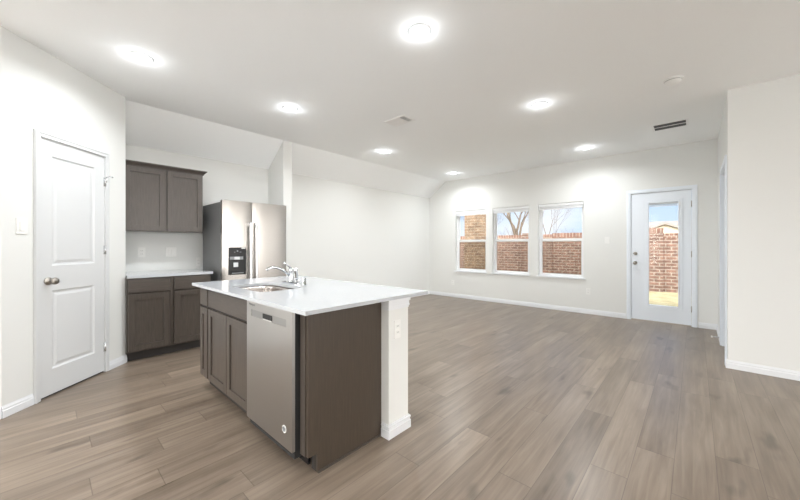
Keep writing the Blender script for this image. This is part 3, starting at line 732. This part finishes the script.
def vent(label, x0, x1, y0, y1, dark):
    t = thing('ceiling_vent', label, 'vent', ((x0 + x1) / 2, (y0 + y1) / 2, H), group='ceiling vents'); z = H
    m = MB()
    for a, b, c_, d in ((x0 - .025, x0, y0 - .025, y1 + .025), (x1, x1 + .025, y0 - .025, y1 + .025), (x0, x1, y0 - .025, y0), (x0, x1, y1, y1 + .025)): m.box(a, b, c_, d, z - .008, z - .0005, .002)
    obj('vent_frame', m, M_VENTW, t); return t
v = vent('dark-slatted supply vent in the ceiling near the glazed door', -.395, -.085, 5.24, 5.47, True)
obj('duct_backing', MB().box(-.395, -.085, 5.24, 5.47, H - .002, H - .0005), M_VENTD, v)
m = MB()
for k in range(9):
    y = 5.245 + k * .026
    if k == 4: continue
    m.ngon_prism([(-.395, y, H - .0025), (-.395, y + .004, H - .0025), (-.395, y + .016, H - .009), (-.395, y + .012, H - .009)], (.31, 0, 0))
obj('slats', m, M_VENTD, v)
obj('centre_bar', MB().box(-.395, -.085, 5.345, 5.362, H - .009, H - .0022), M_VENTW, v)
v = vent('small white ceiling register with a dark right side, over living area', -2.82, -2.545, 2.85, 3.02, False)
obj('duct_backing', MB().box(-2.82, -2.545, 2.85, 3.02, H - .002, H - .0005), M_VENTD, v)
m = MB()
for k in range(11):
    x = -2.815 + k * .0245
    if k < 8: m.ngon_prism([(x + .018, 2.85, H - .0025), (x + .021, 2.85, H - .0025), (x + .004, 2.85, H - .009), (x + .001, 2.85, H - .009)], (0, .17, 0))
    else: m.box(x + .008, x + .011, 2.85, 3.02, H - .009, H - .0022)
obj('slats', m, M_VENTW, v)

# ------------------------------------------------------------------ outside
GZ = -.12
struct('ground', MB().box(-30, XE + T + .01, D + T + .01, 45, GZ - .1, GZ), M_GRASS)
struct('bounce_ground_back', MB().box(-12, XE + T + .01, -16, YB - T - .01, GZ - .1, GZ), mat('pale_bounce_back', (.74, .71, .66), .9))  # unseen pale ground added to bounce daylight in from behind
struct('bounce_ground_side', MB().box(XE + T + .01, 16, -10, 45, GZ - .1, GZ), mat('pale_bounce_side', (.74, .71, .66), .9))  # unseen ground, kept pale to throw light up to the ceiling
FYB = 11.97
fn = thing('brick_fence', 'red-brown brick garden wall in stepped sections beyond the windows and door', 'fence', (-3, FYB, GZ))
def fsec(x0, x1, top, off):
    s = obj('wall_section', MB().box(x0, x1, FYB - off, FYB + .2, GZ, top - .14), M_BRICK, fn)
    obj('soldier_course', MB().box(x0, x1, FYB - off - .005, FYB + .205, top - .14, top), M_SOLDIER, s)
fsec(-12, -8.0, 1.62, 0); fsec(-8.0, -3.70, 1.60, .10); fsec(-3.70, -2.6, 1.64, 0); fsec(-2.6, -.68, 1.71, .12); fsec(-.68, 4, 1.56, 0)
for x in (-9.2, -4.5): obj('pilaster', MB().box(x - .2, x + .2, FYB - .16, FYB + .2, GZ, 1.66, .01), M_BRICK, fn)
col = thing('stone_column', 'tan stone patio column standing outside the left window', 'column', (-5.15, 9.2, GZ))
obj('pedestal', MB().box(-5.44, -4.72, 9.0, 9.55, GZ, 1.33, .01), M_TAN, col)
obj('shaft', MB().box(-5.44, -4.86, 9.02, 9.5, 1.33, 2.75, .01), M_TAN, col)
# neighbour's house
nh = thing('neighbour_house', 'low house with grey shingled roof behind the brick wall', 'house', (0, 24, GZ))
obj('house_wall', MB().box(-3.4, 9, 22, 30, GZ, 2.05), M_CREAM, nh)
m = MB().ngon_prism([(-3.9, 21.5, 2.02), (-3.9, 26, 2.72), (-3.9, 30.5, 2.02)], (13.4, 0, 0)); obj('roof', m, M_ROOF, nh)
GX = -.98; GY = 18.5
m = MB().ngon_prism([(GX - 1.3, GY, GZ), (GX + 1.3, GY, GZ), (GX + 1.3, GY, 1.60), (GX, GY, 2.12), (GX - 1.3, GY, 1.60)], (0, 5, 0)); obj('gable_wing', m, M_CREAM, nh)
m = MB().ngon_prism([(GX - 1.55, GY - .25, 1.52), (GX, GY - .25, 2.14), (GX, GY - .25, 2.22), (GX - 1.55, GY - .25, 1.60)], (0, 5.3, 0)).ngon_prism([(GX, GY - .25, 2.14), (GX + 1.55, GY - .25, 1.52), (GX + 1.55, GY - .25, 1.60), (GX, GY - .25, 2.22)], (0, 5.3, 0))
obj('gable_roof', m, M_ROOF, nh)

def bare_tree(x, y, h, r, label, seed, spread=.55, depth=5, m1=M_BARK):
    rnd = random.Random(seed); t = thing('bare_tree', label, 'tree', (x, y, GZ), group='bare trees beyond the brick wall')
    trunk = MB(); twigs = MB()
    def grow(p, d, L, r, k):
        pts = [p]; rr = [r]; n = 3
        for i in range(n):
            d = (d + Vector((rnd.uniform(-1, 1), rnd.uniform(-1, 1), rnd.uniform(-.3, .6))) * .16).normalized()
            pts.append(pts[-1] + d * L / n); rr.append(r * (1 - .3 * (i + 1) / n))
        (trunk if k < 2 else twigs).tube(pts, rr, 7 if k < 2 else 4)
        if k >= depth: return
        for j in range(3 if k else 4):
            a = rnd.uniform(0, 6.28); s = spread * rnd.uniform(.6, 1.3)
            nd = (d + Vector((math.cos(a) * s, math.sin(a) * s, .15))).normalized()
            q = pts[-1] if j < 2 else pts[2]
            grow(q, nd, L * rnd.uniform(.6, .78), rr[-1] * .66, k + 1)
    grow(Vector((x, y, GZ)), Vector((0, 0, 1)), h * .33, r, 0)
    obj('trunk', trunk, m1, t); obj('twigs', twigs, M_TWIG, t); return t
bare_tree(-8.15, 20, 6.6, .17, 'thick-limbed bare tree beyond the wall in the middle window', 3, .55, 4)
bare_tree(-5.75, 18, 4.9, .05, 'fine-branched bare tree beyond the wall in the right window', 11, .5, 6, M_TWIG)
bare_tree(-13.1, 18.5, 4.6, .06, 'slim bare tree left of the stone column in the left window', 5, .45, 5, M_TWIG)
bare_tree(-9.95, 18, 4.2, .05, 'slim bare tree right of the stone column in the left window', 8, .45, 5, M_TWIG)
bare_tree(-12.6, 29, 3.6, .04, 'low far bare tree left of the thick-limbed tree in middle window', 21, .5, 5, M_TWIG)
bare_tree(-7.4, 29, 3.4, .04, 'low far bare tree at the right edge of the right window', 23, .5, 5, M_TWIG)
